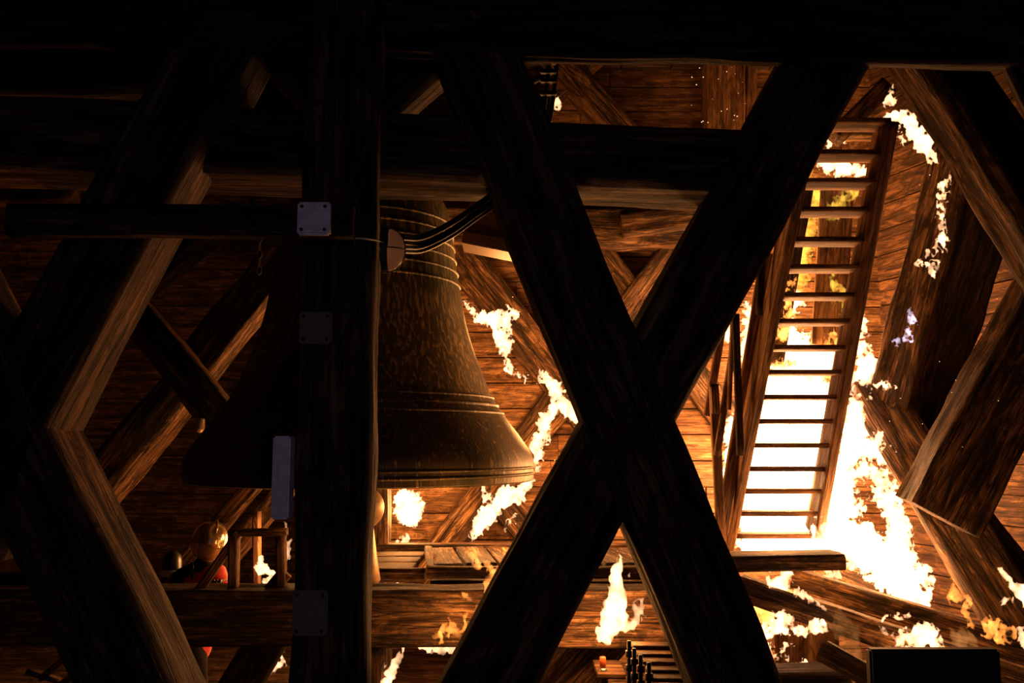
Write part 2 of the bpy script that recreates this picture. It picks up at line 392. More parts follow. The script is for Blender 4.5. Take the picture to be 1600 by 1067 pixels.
# ------------------------------------------------------------------ the bell
BY = 6.0
bc = P(568, 740, BY); lipz = CZ-.26
bell = empty('church_bell', Vector((bc.x, BY, lipz)), 'huge weathered bronze bell hanging behind the front post', 'bell')
S = BY/F
def rz(dx, y): return (dx*S, (690-y)*S + .26 + (.0))
out = []
pr = [(262, 742), (263, 729), (261, 706), (243, 678), (219, 646), (197, 612), (173, 552), (157, 500), (148, 451), (141, 410), (133, 350), (124, 312), (112, 296), (90, 280), (0.2, 270)]
dense = spline([Vector((a, b, 0)) for a, b in pr], 8)
mould = [745-9*k for k in range(0)]
ringsy = [(344, 1.6), (362, 1.6), (381, 1.6), (401, 1.6), (421, 1.6), (441, 1.8), (617, 1.6), (629, 2.2), (641, 1.6), (722, 1.8), (731, 1.8)]
pts2 = [(v.x*S, (742-v.y)*S) for v in dense]
inner = [(max(r-.055-.02*(1 if z > 1.8 else 0), .01), z) for (r, z) in pts2 if z < 1.93]
bottom = [(pts2[0][0]-.02, -.006), (pts2[0][0]-.12, .0)]
prof = list(reversed(inner[2:])) + [bottom[1], bottom[0]] + pts2
lathe('body', prof, 'bronze', bell, (0, 0, 0), 128)
def r_at(z):
    for (r0, z0), (r1, z1) in zip(pts2, pts2[1:]):
        if z0 <= z <= z1: return r0+(r1-r0)*(z-z0)/(z1-z0+1e-9)
    return pts2[-1][0]
for y, hh in ringsy:
    z = (742-y)*S; h = hh*S*1.6
    lathe('moulding', [(r_at(z-h)-.003, z-h), (r_at(z)+.007, z-h*.5), (r_at(z)+.0105, z), (r_at(z)+.007, z+h*.5), (r_at(z+h)-.003, z+h)], 'bronze', bell, (0, 0, 0), 128)
# crown loops and headstock
for a in range(4):
    t = a*math.pi/2+.4; c, s = math.cos(t), math.sin(t); o0 = bell.location+Vector((0, 0, 2.1))
    tube('crown_loop', spline([o0+Vector((c*.28, s*.28, -.02)), o0+Vector((c*.33, s*.33, .18)), o0+Vector((c*.18, s*.18, .32)), o0+Vector((c*.06, s*.06, .28))], 6), .045, 'bronze', bell, 10)
tag(box('headstock', bell.location+Vector((0, 0, 2.1+.5)), (2.6, .42, .40), 'front'), 'heavy dark wooden headstock the bell hangs from', 'headstock')
cl = empty('clapper', Vector((bc.x, BY, lipz)), 'pale forged clapper with ball and flared tail below the bell', 'clapper')
def pz(y): return (742-y)*S
lathe('shaft', [(.001, 2.06), (.03, 2.06), (.035, 1.0), (.04, .1), (.04, pz(770))], 'brass', cl, (.02, 0, 0), 24)
lathe('ball', [(.001, pz(757))]+[(.128*math.sin(math.pi*k/16), pz(785)+.14*math.cos(math.pi*k/16)) for k in range(1, 16)]+[(.001, pz(815))], 'brass', cl, (0.02, 0, 0), 32)
lathe('flared_tail', [(.05, pz(808)), (.06, pz(820)), (.085, pz(860)), (.11, pz(893)), (.105, pz(896)), (.001, pz(896))], 'brass', cl, (.02, 0, 0), 32)

# ------------------------------------------------------------------ timbers behind the bell
bt = lambda label, a, b, w_, T=.22, mat='beam', name='brace', **k: timber(name, a, b, w_, T, mat, label, 'beam', **k)
bt('rough brace left of the bell sloping up to the right with bright lower face', (120, 795, 7.0), (470, 352, 7.0), 62, .3, amp=.03)
bt('short rough brace crossing over the sloping one at left', (190, 470, 6.75), (372, 690, 6.75), 58, .22, amp=.02)
bt('curved-looking lit brace end just under the thin board at left', (215, 440, 5.2), (330, 340, 5.2), 42, .22, amp=.02)
bt('burning brace on the right of the bell sloping down to the right', (640, 300, 9.2), (960, 700, 9.2), 58, .3, amp=.02)
bt('long brace behind the fire rising from the walkway to upper right', (655, 905, 9.25), (1130, 300, 9.25), 52, .25, amp=.02)
bt('brace behind the big cross sloping down towards the stair', (880, 330, 9.27), (1200, 730, 9.27), 50, .2, amp=.015)
bt('short brace sloping down to the right under the bell rim', (740, 730, 9.25), (900, 920, 9.25), 46, .25)
bt('horizontal hewn wall beam seen right of the crossing brace', (690, 352, 9.1), (1180, 356, 9.1), 62, .38, name='cross_beam', amp=.025)
bt('short cross timber on the hewn wall beam', (972, 350, 8.95), (1100, 332, 8.95), 36, .17, name='cross_beam', amp=.02)
bt('knotty brace at top centre sloping down to the right', (800, 10, 9.25), (985, 215, 9.25), 50, .24)
bt('short brace at top centre sloping up to the right', (825, 175, 9.28), (955, 60, 9.28), 40, .2)
bt('broad upright wall post at the top right of centre', (1135, 0, 9.2), (1135, 300, 9.2), 62, .3, mat='plank', name='post')
bt('narrow light upright stud beside the broad wall post', (1176, 0, 9.3), (1172, 300, 9.3), 18, .18, name='post', mat='plank')
bt('small sloping brace seen in the triangle at upper left', (360, 230, 6.5), (470, 60, 6.5), 40, .2)
bt('small brace seen in the upper triangle right of the post', (620, 200, 7.5), (740, 60, 7.5), 60, .2)
bt('upright post behind the clapper and bell rim', (594, 700, 7.9), (594, 900, 7.9), 22, .25, name='post')
bt('brace behind the guard frame at lower left, left one of two', (270, 900, 8.2), (430, 715, 8.2), 26, .2)
bt('brace behind the guard frame at lower left, right one of two', (330, 900, 7.7), (480, 720, 7.7), 30, .2)
bt('pale plank end at the far left edge above the thin board', (-40, 301, 4.6), (112, 301, 4.6), 34, .1, mat='plank', name='board', amp=.004)
bt('lit plank at the far left edge level with the walkway', (-500, 921, 5.6), (140, 921, 5.6), 50, .2, name='board')
bt('wide horizontal sill beam running under the walkway', (-500, 968, 5.2), (1130, 968, 5.2), 84, .3, name='sill_beam', amp=.012)
bt('lit diagonal strut at the bottom below the sill beam', (965, 980, 5.8), (850, 1110, 5.8), 70, .25)
bt('upright strut below the sill beam beside the front post', (588, 1000, 5.5), (588, 1110, 5.5), 30, .25, name='post')
bt('broad lower board under the sill beam near the bottom centre', (600, 1040, 6.2), (760, 1040, 6.2), 50, .06, name='board', mat='plank')
bt('lower lit board at the bottom edge near the bottom centre', (600, 1068, 6.0), (760, 1068, 6.0), 18, .06, name='board', mat='plank')
bt('dark diagonal strut at lower left under the sill beam', (440, 960, 6.0), (350, 1110, 6.0), 60, .2, mat='front')
for k, (x0, y0, x1, y1) in enumerate(((60, 1062, 108, 1022), (84, 1075, 132, 1046), (40, 1050, 90, 1064))):
    timber('offcut', (x0, y0, 6.2+k*.12), (x1, y1, 6.2+k*.12), 9, .05, 'beam', ('broken board leaning at the bottom left corner, steepest of three', 'broken board at the bottom left corner, lowest of three', 'broken board lying flat at the bottom left corner')[k], 'board', 'broken boards at the bottom left', amp=.004)
# right hand timbers
bt('scorched brace on the right wall sloping down to the left', (1500, 170, 6.9), (1375, 660, 7.4), 68, .34, amp=.03, front=Vector((-.75, -.66, 0)))
bt('charred brace behind the burning right-hand brace', (1575, 230, 6.9), (1432, 690, 7.5), 84, .25, mat='char', amp=.03)
bt('scorched brace on the right, lower bar of the right-hand cross', (1350, 590, 7.5), (1650, 1065, 6.3), 84, .34, amp=.03, front=Vector((-.35, -.93, 0)))
bt('thick brace at the right edge sloping down to the left', (1690, 420, 6.1), (1478, 812, 6.3), 118, .34, amp=.03)
bt('added charred brace darkening the right edge under the thick sloping one', (1500, 790, 6.9), (1700, 1060, 6.7), 80, .2, mat='char')  # extra timber, added to darken the bright wall behind it
# lower right joists
bt('heavy floor joist at bottom right, nearest of the pair', (1150, 918, 6.6), (1680, 1095, 5.6), 40, .26, mat='beam', name='joist', amp=.014)
bt('heavy floor joist at bottom right, farther of the pair', (1236, 908, 7.0), (1700, 1050, 6.0), 42, .26, mat='beam', name='joist', amp=.014)
bt('short charred joist stub among the flames at right', (1305, 893, 7.5), (1385, 926, 7.3), 28, .2, name='joist', jag=.05)
bt('dark joist sloping to the bottom edge at right', (1280, 1015, 5.4), (1470, 1120, 5.0), 34, .2, mat='char', name='joist')
bt('short upright timber block lit at the bottom, right of the big cross', (1270, 968, 6.8), (1270, 1075, 6.8), 82, .3, name='post', mat='plank')
bt('dark sill at the very bottom, right of the big cross', (1180, 1068, 5.8), (1330, 1064, 5.8), 26, .3, mat='char', name='sill_beam')
bt('beam at the stair foot with a square cut end', (1085, 884, 6.35), (1322, 879, 6.35), 24, .34, name='sill_beam', amp=.006)
tag(box('crate', P(1465, 1085, 4.2)+Vector((0, .03, 0)), (.62, .06, .41), 'black_matte', None, .01), 'black boxy silhouette at the bottom right edge', 'box')

# ------------------------------------------------------------------ walkway of short boards
wk = empty('walkway', P(700, 890, 6.6), 'lit plank walkway of short boards in front of the far wall', 'walkway')
def wpart(name, a, b, w_, T, mat='beam', **k): return timber(name, a, b, w_, T, mat, parent=wk, **k)
Z = P(700, 888, 6.6).z
def flat(name, x0, x1, y0, y1, z, t, rot=0, mat='beam'):
    o = timber_mesh(x1-x0, y1-y0, t, .005, bev=.008, around=6); ob = link(name, o, M[mat], wk)
    ob.location = Vector((x0, (y0+y1)/2, z-t/2))-wk.location; ob.rotation_euler = (0, 0, rot); return ob
X = lambda px, Y: (px-800)/F*Y
for k in range(3): flat('board', X(560, 7.1), X(655, 7.1), 6.75+k*.36, 7.07+k*.36, Z-.02, .05)
flat('board', X(560, 7.1), X(1060, 7.1), 7.85, 8.0, Z+.03, .08)
for k in range(9):
    x0 = X(672, 6.9)+k*.27
    me = timber_mesh(1.05, .24, .05, .006, bev=.008, around=6); o = link('board', me, M['beam'], wk)
    o.location = Vector((x0+.16, 6.76, Z-.015+.01*(k % 2)))-wk.location; o.rotation_euler = (0, 0, math.radians(98))
wpart('front_edge', (560, 900, 6.55), (663, 900, 6.55), 20, .12)
wpart('front_edge', (666, 896, 6.45), (1060, 897, 6.45), 18, .12)
wpart('lower_edge', (672, 915, 6.5), (1060, 916, 6.5), 14, .12)
wpart('cross_bar', (663, 855, 7.5), (665, 886, 6.5), 6, .06)

# ------------------------------------------------------------------ guard frame at left
gf = empty('guard_frame', P(400, 926, 5.35), 'square wooden guard frame with a sloping stay beside the firefighter', 'frame')
def gp(name, a, b, w_, T=.07): return timber(name, (*a, 5.35), (*b, 5.35), w_, T, 'stair', parent=gf, amp=.004, bev=.006, around=5)
gp('top_rail', (358, 833), (446, 832), 11); gp('upright', (363, 838), (362, 927), 14); gp('upright', (437, 838), (438, 927), 14)
gp('stay', (372, 832), (304, 930), 13, .05)
timber('corner_block', (412, 935, 5.38), (445, 895, 5.38), 22, .05, 'stair', parent=gf, amp=.004)
tag(timber('stud', (399, 800, 6.9), (399, 960, 6.9), 11, .08, 'stair', amp=.004), 'thin upright stud seen through the guard frame', 'beam')

# ------------------------------------------------------------------ the stair
st = empty('stair', P(1200, 862, 7.4), 'steep open wooden stair glowing in front of the fire', 'stair')
def Ys(y): return 7.45-(862-y)/690*1.45      # leans towards the viewer as it climbs
def sp(name, a, b, w_, T, mat='stair', **k): return timber(name, (a[0], a[1], Ys(a[1])), (b[0], b[1], Ys(b[1])), w_, T, mat, parent=st, amp=.007, bev=.008, around=6, **k)
sp('stringer', (1139, 868), (1272, 190), 15, .28)
sp('stringer', (1280, 845), (1397, 190), 15, .28)
ty = [187, 237, 281, 326, 373, 416, 460, 501, 542, 581, 620, 658, 696, 733, 768, 803, 838]
for y in ty:
    Y = Ys(y)+.03; t = (862-y)/675
    xl = 1146+t*(1274-1146); xr = 1278+t*(1393-1278)
    A = P(xl, y, Y); B = P(xr, y, Y); th = .038
    me = timber_mesh((B-A).length, .21, th, .004, bev=.006, around=6); o = link('tread', me, M['stair'], st)
    o.location = Vector((A.x, Y+.105, A.z)) - st.location
    bl = bmesh.new(); bl.free()
# balustrade battens left of the stair
rb = empty('stair_railing', P(1130, 860, 7.3), 'leaning battens of the railing left of the stair', 'railing')
def rp(name, a, b, w_, Y=7.2, T=.05, mat='stair'): return timber(name, (*a, Y), (*b, Y), w_, T, mat, parent=rb, amp=.003, bev=.005, around=5)
rp('batten', (1192, 380), (1187, 492), 10, 6.7, .03, 'char'); rp('batten', (1150, 490), (1158, 712), 11, 6.95, .04, 'char')
rp('batten', (1146, 495), (1140, 640), 6, 7.0); rp('batten', (1147, 540), (1121, 712), 10, 7.1); rp('batten', (1116, 600), (1128, 850), 14, 7.15)
rp('batten', (1200, 395), (1128, 835), 20, 7.25, .05); rp('batten', (1131, 500), (1106, 650), 12, 7.5, .05); rp('block', (1117, 604), (1119, 646), 12, 7.08, .05)
tag(timber('post', (1262, 290, 8.3), (1214, 568, 8.3), 22, .15, 'front', amp=.01), 'dark timber ending in mid air behind the stair treads', 'beam')
tag(timber('board', (1310, 280, 8.6), (1295, 540, 8.6), 52, .06, 'plank', amp=.005), 'wide upright board behind the upper stair treads', 'board')
tag(timber('cross_beam', (1290, 200, 8.8), (1480, 197, 8.2), 26, .2, 'beam', amp=.01), 'horizontal beam behind the stair head', 'beam')
tag(timber('brace', (1310, 210, 8.0), (1390, 130, 8.0), 30, .2, 'beam', amp=.01), 'short brace above the stair head', 'beam')

# ------------------------------------------------------------------ small fittings
tr = empty('metal_tray', P(395, 388, 5.0), 'thin folded metal tray hung on a chain left of the bell', 'tray')
bm = bmesh.new()
q = [P(338, 379, 4.9), P(356, 400, 4.9), P(356, 376, 5.1), P(440, 383, 5.0), P(440, 372, 5.2)]
vs = [bm.verts.new(p-tr.location) for p in q]+[bm.verts.new(p-tr.location+Vector((0, .02, .02))) for p in q]
for f in ((0, 1, 2), (1, 3, 4, 2)):
    bm.faces.new([vs[i] for i in f]); bm.faces.new([vs[i+5] for i in reversed(f)])
for a, b in ((0, 1), (1, 3), (3, 4), (4, 2), (2, 0)): bm.faces.new([vs[a], vs[b], vs[b+5], vs[a+5]])
bm_obj('sheet', bm, 'rust', tr)
ch = empty('chain', P(406, 372, 4.9), 'short hanging steel chain left of the bell', 'chain')
for k in range(5):
    c = P(406-(k*.3), 372+k*12.5, 4.9); pts = []
    for j in range(16):
        t = 2*math.pi*j/16; u = .013*math.cos(t); v = .028*math.sin(t); a = (k % 2)*1.3+.2
        pts.append(c+Vector((u*math.cos(a), u*math.sin(a), v)))
    tube('chain_link', pts, .0042, 'steel', ch, 6, cyc=True)
pg = empty('wooden_peg', P(313, 664, 6.66), 'short round pale peg with a pointed tip left of the bell', 'peg')
lathe('pin', [(.001, .055), (.03, .052), (.034, .04), (.034, -.03), (.02, -.055), (.001, -.062)], 'brass', pg, (0, 0, 0), 20)
mb = empty('metal_box', P(765, 362, 6.7), 'brown sheet metal box with a flange between bell and big cross', 'box')
box('body', (0, 0, .06), (.36, .25, .34), 'rust', mb, .006, Matrix.Rotation(.14, 3, 'Y')); box('flange', (.02, -.02, -.13), (.46, .34, .1), 'rust', mb, .006, Matrix.Rotation(.2, 3, 'Y'))
hc = empty('hanging_cable', P(862, 130, 4.6), 'black clamped cable hanging in the top centre gap', 'cable')
for dx in (-6, 6):
    tube('cable', spline([P(862+dx, -420, 4.6), P(862+dx, 60, 4.6), P(864+dx, 100, 4.6), P(860+dx, 140, 4.6), P(853+dx, 190, 4.6)], 8), .012, 'black', hc)
for y in (98, 112, 126, 146):
    c = P(857, y, 4.55); ob = box('clamp', c-hc.location, (.09, .03, .022), 'black_matte', hc, .004)
timber('side_arm', (830, 128, 4.6), (862, 112, 4.6), 7, .03, 'char', parent=hc, amp=.002)

# rack of threaded rods and battens at the bottom
rk = empty('rod_rack', P(1010, 1060, 4.9), 'stacked battens held on black threaded rods at the bottom centre', 'rack')
for x, y in ((983, 1001), (991, 1013), (1001, 1023), (1014, 1035)):
    a = P(x, y, 4.6-(y-1001)*.012); b = P(x, 1090, 4.6-(y-1001)*.012)
    tube('threaded_rod', [a, b], .011, 'black_matte', rk, 10)
    for dz in (.05, .12): tube('nut', [a-Vector((0, 0, dz)), a-Vector((0, 0, dz+.03))], .021, 'black_matte', rk, 6)
for k, y in enumerate((1012, 1025, 1037, 1050, 1063)):
    timber('batten', (990+k*7, y, 4.65-k*.1), (1056+k*6, y+1, 4.65-k*.1), 6, .1, 'stair', parent=rk, amp=.002, bev=.004, around=5)
for k, y in enumerate((1018, 1031, 1043, 1056)):
    timber('dark_batten', (992+k*7, y, 4.68-k*.1), (1054+k*6, y+1, 4.68-k*.1), 6, .08, 'char', parent=rk, amp=.002, bev=.004, around=5)
tb = empty('small_table', P(955, 1056, 5.0), 'low small table top with a worn edge at the bottom centre', 'table')
timber('table_top', (934, 1056, 4.9), (978, 1057, 4.9), 8, .3, 'stair', parent=tb, amp=.003)
timber('leg', (944, 1060, 5.0), (944, 1110, 5.0), 12, .05, 'char', parent=tb, amp=.003)
bo = empty('bottle', P(942, 1052, 4.95), 'small orange capped bottle standing on the low table', 'bottle')
lathe('body', [(.001, 0), (.024, 0), (.026, .02), (.02, .03), (.001, .032)], 'steel', bo, (0, 0, 0), 20); lathe('cap', [(.001, .03), (.017, .03), (.018, .085), (.014, .09), (.001, .09)], 'bottle', bo, (0, 0, 0), 20)

# ------------------------------------------------------------------ flames: solid turbulent bodies grown around a path
def flame_nodes():
    ng = bpy.data.node_groups.new('flame_body', 'GeometryNodeTree')
    I = ng.interface
    I.new_socket('Geometry', in_out='INPUT', socket_type='NodeSocketGeometry')
    for nm, ty_ in (('Min', 'NodeSocketVector'), ('Max', 'NodeSocketVector'), ('RX', 'NodeSocketInt'), ('RY', 'NodeSocketInt'), ('RZ', 'NodeSocketInt'), ('Seed', 'NodeSocketVector'), ('Turb', 'NodeSocketFloat'), ('Fine', 'NodeSocketFloat'), ('Lace', 'NodeSocketFloat'), ('Material', 'NodeSocketMaterial')):
        I.new_socket(nm, in_out='INPUT', socket_type=ty_)
    I.new_socket('Geometry', in_out='OUTPUT', socket_type='NodeSocketGeometry')
    n = ng.nodes; l = ng.links
    gi = n.new('NodeGroupInput'); go = n.new('NodeGroupOutput')
    def vm(op, a, b=None, c=None):
        x = n.new('ShaderNodeVectorMath'); x.operation = op
        for i, v in enumerate((a, b, c)):
            if v is None: continue
            s = x.inputs[3] if (op == 'SCALE' and i == 1) else x.inputs[i]
            if hasattr(v, 'links'): l.new(v, s)
            else: s.default_value = v
        return x.outputs[1] if op in ('LENGTH', 'DISTANCE') else x.outputs[0]
    def mt(op, a, b=None, c=None):
        x = n.new('ShaderNodeMath'); x.operation = op
        for i, v in enumerate((a, b, c)):
            if v is None: continue
            if hasattr(v, 'links'): l.new(v, x.inputs[i])
            else: x.inputs[i].default_value = v
        return x.outputs[0]
    pos = n.new('GeometryNodeInputPosition').outputs[0]
    ps = vm('ADD', pos, gi.outputs['Seed'])
    def noisev(scale, stretch, detail, col=True, src=None):
        x = n.new('ShaderNodeTexNoise'); x.inputs['Scale'].default_value = scale; x.inputs['Detail'].default_value = detail; x.inputs['Roughness'].default_value = .6
        l.new(vm('MULTIPLY', src or ps, stretch), x.inputs['Vector'])
        return x.outputs['Color'] if col else x.outputs[0]
    w1 = vm('SUBTRACT', noisev(4.0, (1, 1, .6), 2), (.5, .5, .5)); w2 = vm('SUBTRACT', noisev(13.0, (1, 1, .75), 2), (.5, .5, .5)); w3 = vm('SUBTRACT', noisev(34.0, (1, 1, .7), 2), (.5, .5, .5))
    s1 = vm('SCALE', w1, mt('MULTIPLY', gi.outputs['Turb'], 1.0)); s2 = vm('SCALE', w2, mt('MULTIPLY', gi.outputs['Turb'], 1.0)); s3 = vm('SCALE', w3, mt('MULTIPLY', gi.outputs['Turb'], .5))
    wp = vm('ADD', vm('ADD', vm('ADD', pos, s1), s2), s3)
    # nearest seed
    sn = n.new('GeometryNodeSampleNearest'); l.new(gi.outputs['Geometry'], sn.inputs[0]); l.new(wp, sn.inputs['Sample Position'])
    def samp(field, ty_):
        x = n.new('GeometryNodeSampleIndex'); x.data_type = ty_; l.new(gi.outputs['Geometry'], x.inputs[0]); l.new(field, x.inputs['Value']); l.new(sn.outputs[0], x.inputs['Index']); return x.outputs[0]
    at = n.new('GeometryNodeInputNamedAttribute'); at.data_type = 'FLOAT'; at.inputs[0].default_value = 'rad'
    sp_ = samp(n.new('GeometryNodeInputPosition').outputs[0], 'FLOAT_VECTOR'); rad = samp(at.outputs[0], 'FLOAT')
    dv = vm('MULTIPLY', vm('SUBTRACT', wp, sp_), (1, 3.2, 1)); dist = vm('LENGTH', dv)
    body = mt('DIVIDE', mt('SUBTRACT', rad, dist), rad)            # 1 in the core, 0 at the rim
    wps = vm('ADD', wp, gi.outputs['Seed'])
    fine = mt('SUBTRACT', noisev(30.0, (1, .5, .7), 4, False, wps), .5)
    rid = mt('ABSOLUTE', mt('SUBTRACT', noisev(15.0, (1, .35, .6), 3, False, wps), .5))   # 0 on the ridges
    dens = mt('ADD', body, mt('MULTIPLY', fine, gi.outputs['Fine']))
    dens = mt('SUBTRACT', dens, mt('MULTIPLY', mt('MULTIPLY', rid, 6.0), gi.outputs['Lace']))
    vc = n.new('GeometryNodeVolumeCube'); l.new(dens, vc.inputs['Density']); vc.inputs['Background'].default_value = -1
    for a, b in (('Min', 'Min'), ('Max', 'Max'), ('RX', 'Resolution X'), ('RY', 'Resolution Y'), ('RZ', 'Resolution Z')): l.new(gi.outputs[a], vc.inputs[b])
    v2 = n.new('GeometryNodeVolumeToMesh'); l.new(vc.outputs[0], v2.inputs[0]); v2.inputs['Threshold'].default_value = .12
    try: v2.inputs['Adaptivity'].default_value = .1
    except Exception: pass
    sm = n.new('GeometryNodeSetMaterial'); l.new(v2.outputs[0], sm.inputs[0]); l.new(gi.outputs['Material'], sm.inputs['Material'])
    l.new(sm.outputs[0], go.inputs[0])
    return ng
FN = flame_nodes()
def flame(label, paths, mat='fire', turb=.11, fine=1.6, lace=.25, vox=.0095, depth=1.0):
    """paths: lists of (px, py, r_px, Y)"""
    seeds = []
    for path in paths:
        q = [(P(x, y, Y), r*Y/F) for (x, y, r, Y) in path]
        if len(q) == 1: seeds.append(q[0])
        for (a, ra), (b, rb_) in zip(q, q[1:]):
            k = max(1, int((b-a).length/max(.4*min(ra, rb_), .012)))
            for i in range(k+1): seeds.append((a.lerp(b, i/k), ra+(rb_-ra)*i/k))
    org = Vector((0, 0, 0))
    for p, r in seeds: org += p
    org /= len(seeds); org.z = min(p.z-r for p, r in seeds)
    me = bpy.data.meshes.new('flame'); me.from_pydata([tuple(p-org) for p, r in seeds], [], [])
    at = me.attributes.new('rad', 'FLOAT', 'POINT')
    for i, (p, r) in enumerate(seeds): at.data[i].value = r
    mn = [min(p[i]-r for p, r in seeds)-org[i]-turb*.6 for i in range(3)]; mx = [max(p[i]+r for p, r in seeds)-org[i]+turb*.6 for i in range(3)]
    tmp = bpy.data.objects.new('flame_seed', me); C.objects.link(tmp); tmp.location = (0, 0, 0)
    md = tmp.modifiers.new('grow', 'NODES'); md.node_group = FN
    SEED[0] += 1
    vals = {'Min': mn, 'Max': mx, 'Seed': [SEED[0]*3.7, SEED[0]*1.3, SEED[0]*2.1], 'Turb': turb, 'Fine': fine, 'Lace': lace, 'Material': M[mat]}
    tot = 1
    for ax, kk in enumerate(('RX', 'RY', 'RZ')): vals[kk] = max(8, min(340, int((mx[ax]-mn[ax])/(vox*(1.5 if ax == 1 else 1)))))
    for it in FN.interface.items_tree:
        if it.in_out == 'INPUT' and it.name in vals: md[it.identifier] = vals[it.name]
    bpy.context.view_layer.update()
    dg = bpy.context.evaluated_depsgraph_get(); ev = tmp.evaluated_get(dg)
    m2 = bpy.data.meshes.new_from_object(ev, depsgraph=dg); m2.name = 'flame'
    bpy.data.objects.remove(tmp)
    if not m2.materials: m2.materials.append(M[mat])
    smooth(m2)
    o = bpy.data.objects.new('flame', m2); C.objects.link(o); o.location = org
    print('FLAME', label, len(m2.polygons), vals['RX'], vals['RY'], vals['RZ'])
    return tag(o, label, 'flame', None, 'stuff')
flame('ragged flame licking down the burning brace right of the bell',
      [[(719, 466, 5, 8.1), (745, 488, 8, 8.1)], [(755, 495, 14, 8.1), (775, 498, 22, 8.1), (797, 492, 16, 8.1)], [(780, 505, 20, 8.1), (785, 530, 18, 8.1), (794, 560, 9, 8.1), (798, 578, 8, 8.1), (825, 595, 6, 8.1)],
       [(848, 585, 12, 8.1), (868, 605, 18, 8.1), (872, 630, 18, 8.1), (890, 640, 18, 8.1), (905, 655, 12, 8.1)], [(868, 625, 14, 8.1), (850, 665, 18, 8.0), (842, 700, 18, 8.0), (842, 735, 8, 8.0)]], turb=.13, fine=1.0, lace=.3)
flame('bright flame under the right side of the bell rim',
      [[(828, 748, 12, 7.6), (805, 770, 18, 7.6), (780, 785, 24, 7.6), (760, 808, 22, 7.6), (742, 838, 12, 7.6)], [(756, 765, 8, 7.6), (765, 780, 12, 7.6)], [(800, 805, 6, 7.6), (790, 825, 5, 7.6)]], turb=.12, lace=.25)
flame('squarish white flame below the bell just right of the clapper', [[(628, 778, 18, 8.4), (642, 782, 20, 8.4), (640, 806, 24, 8.4), (626, 800, 18, 8.4)], [(634, 838, 9, 8.4), (620, 848, 7, 8.4)]], turb=.1, lace=.12)
flame('tall white flame in the gap under the big cross', [[(968, 862, 5, 4.95), (964, 890, 13, 4.95), (966, 920, 20, 4.95), (960, 955, 25, 4.95), (948, 988, 22, 4.95)], [(965, 965, 24, 4.95), (985, 975, 14, 4.95), (1003, 960, 12, 4.95), (1000, 938, 9, 4.95)], [(985, 895, 4, 4.95), (992, 915, 2.5, 4.95)]], turb=.08, lace=.1, fine=.7)
flame('wall of white fire behind the lower stair treads', [[(x, y, 46, 8.9) for y in (680, 720, 760, 800, 845)] for x in (1170, 1215, 1262)]+[[(1205, 650, 30, 8.9), (1240, 625, 36, 8.9), (1270, 625, 40, 8.9), (1280, 690, 40, 8.9)], [(1150, 850, 14, 8.9), (1130, 780, 10, 8.9)]], turb=.16, lace=.05, vox=.018)
flame('lacy flames behind the middle stair treads', [[(1175, 600, 20, 8.95), (1210, 600, 34, 8.95), (1250, 590, 36, 8.95), (1285, 560, 30, 8.95), (1240, 545, 34, 8.95), (1215, 500, 24, 8.95), (1235, 470, 24, 8.95), (1225, 430, 16, 8.95)]], 'fire', turb=.22, lace=.42, fine=1.9, vox=.011)
flame('lacy sheet of flame right behind the stair at half height', [[(1215, 585, 26, 8.2), (1250, 570, 28, 8.2), (1290, 575, 24, 8.2), (1300, 530, 16, 8.2)], [(1225, 520, 24, 8.2), (1235, 480, 18, 8.2), (1232, 440, 14, 8.2)]], 'fire_soft', turb=.2, lace=.75, fine=2.0, vox=.01)
flame('golden flames behind the upper stair treads', [[(1300, 330, 20, 8.5), (1330, 300, 16, 8.5)], [(1300, 430, 14, 8.5), (1320, 480, 16, 8.5)], [(1240, 470, 20, 9.1), (1245, 420, 26, 9.1), (1250, 380, 30, 9.1), (1262, 340, 30, 9.1), (1275, 300, 24, 9.1), (1262, 270, 20, 9.1)]], 'fire_gold', turb=.2, lace=.42, fine=1.8, vox=.012)
flame('white flame between the top stair treads', [[(1292, 258, 18, 8.3), (1318, 262, 20, 8.3), (1345, 264, 15, 8.3)], [(1300, 222, 12, 8.3), (1318, 218, 12, 8.3)]], turb=.12, lace=.35)
flame('great white fire right of the stair foot',
      [[(1347, 495, 9, 7.5), (1345, 540, 20, 7.5), (1352, 585, 26, 7.5), (1345, 630, 28, 7.5), (1332, 680, 26, 7.4), (1322, 730, 22, 7.4), (1305, 780, 26, 7.4), (1300, 830, 44, 7.4), (1345, 850, 44, 7.3), (1385, 885, 42, 7.2), (1420, 920, 34, 7.1), (1450, 952, 14, 7.0)], [(1378, 602, 12, 7.3), (1395, 606, 9, 7.3), (1415, 597, 7, 7.3)]], turb=.17, lace=.22, vox=.012)
flame('tall ragged column of fire rising below the right-hand cross', [[(1372, 735, 16, 7.1), (1388, 780, 26, 7.1), (1405, 820, 30, 7.1), (1404, 860, 34, 7.1), (1425, 905, 32, 7.0), (1445, 900, 24, 7.0)]], turb=.17, lace=.34, vox=.011)
flame('torn dark-centred flames beside the lower right stringer', [[(1335, 690, 28, 7.35), (1375, 700, 30, 7.35), (1400, 712, 20, 7.3)], [(1305, 740, 26, 7.35), (1350, 735, 26, 7.35)], [(1330, 790, 26, 7.4)]], 'fire', turb=.22, lace=.62, fine=2.0)
flame('white flame at the head of the stair beside the grooved brace', [[(1397, 138, 8, 6.6), (1393, 160, 10, 6.6)], [(1385, 183, 9, 6.6), (1412, 185, 20, 6.6), (1430, 210, 27, 6.6), (1445, 228, 22, 6.6), (1462, 252, 10, 6.6)], [(1402, 205, 12, 6.6), (1412, 225, 6, 6.6)]], turb=.12, lace=.3)
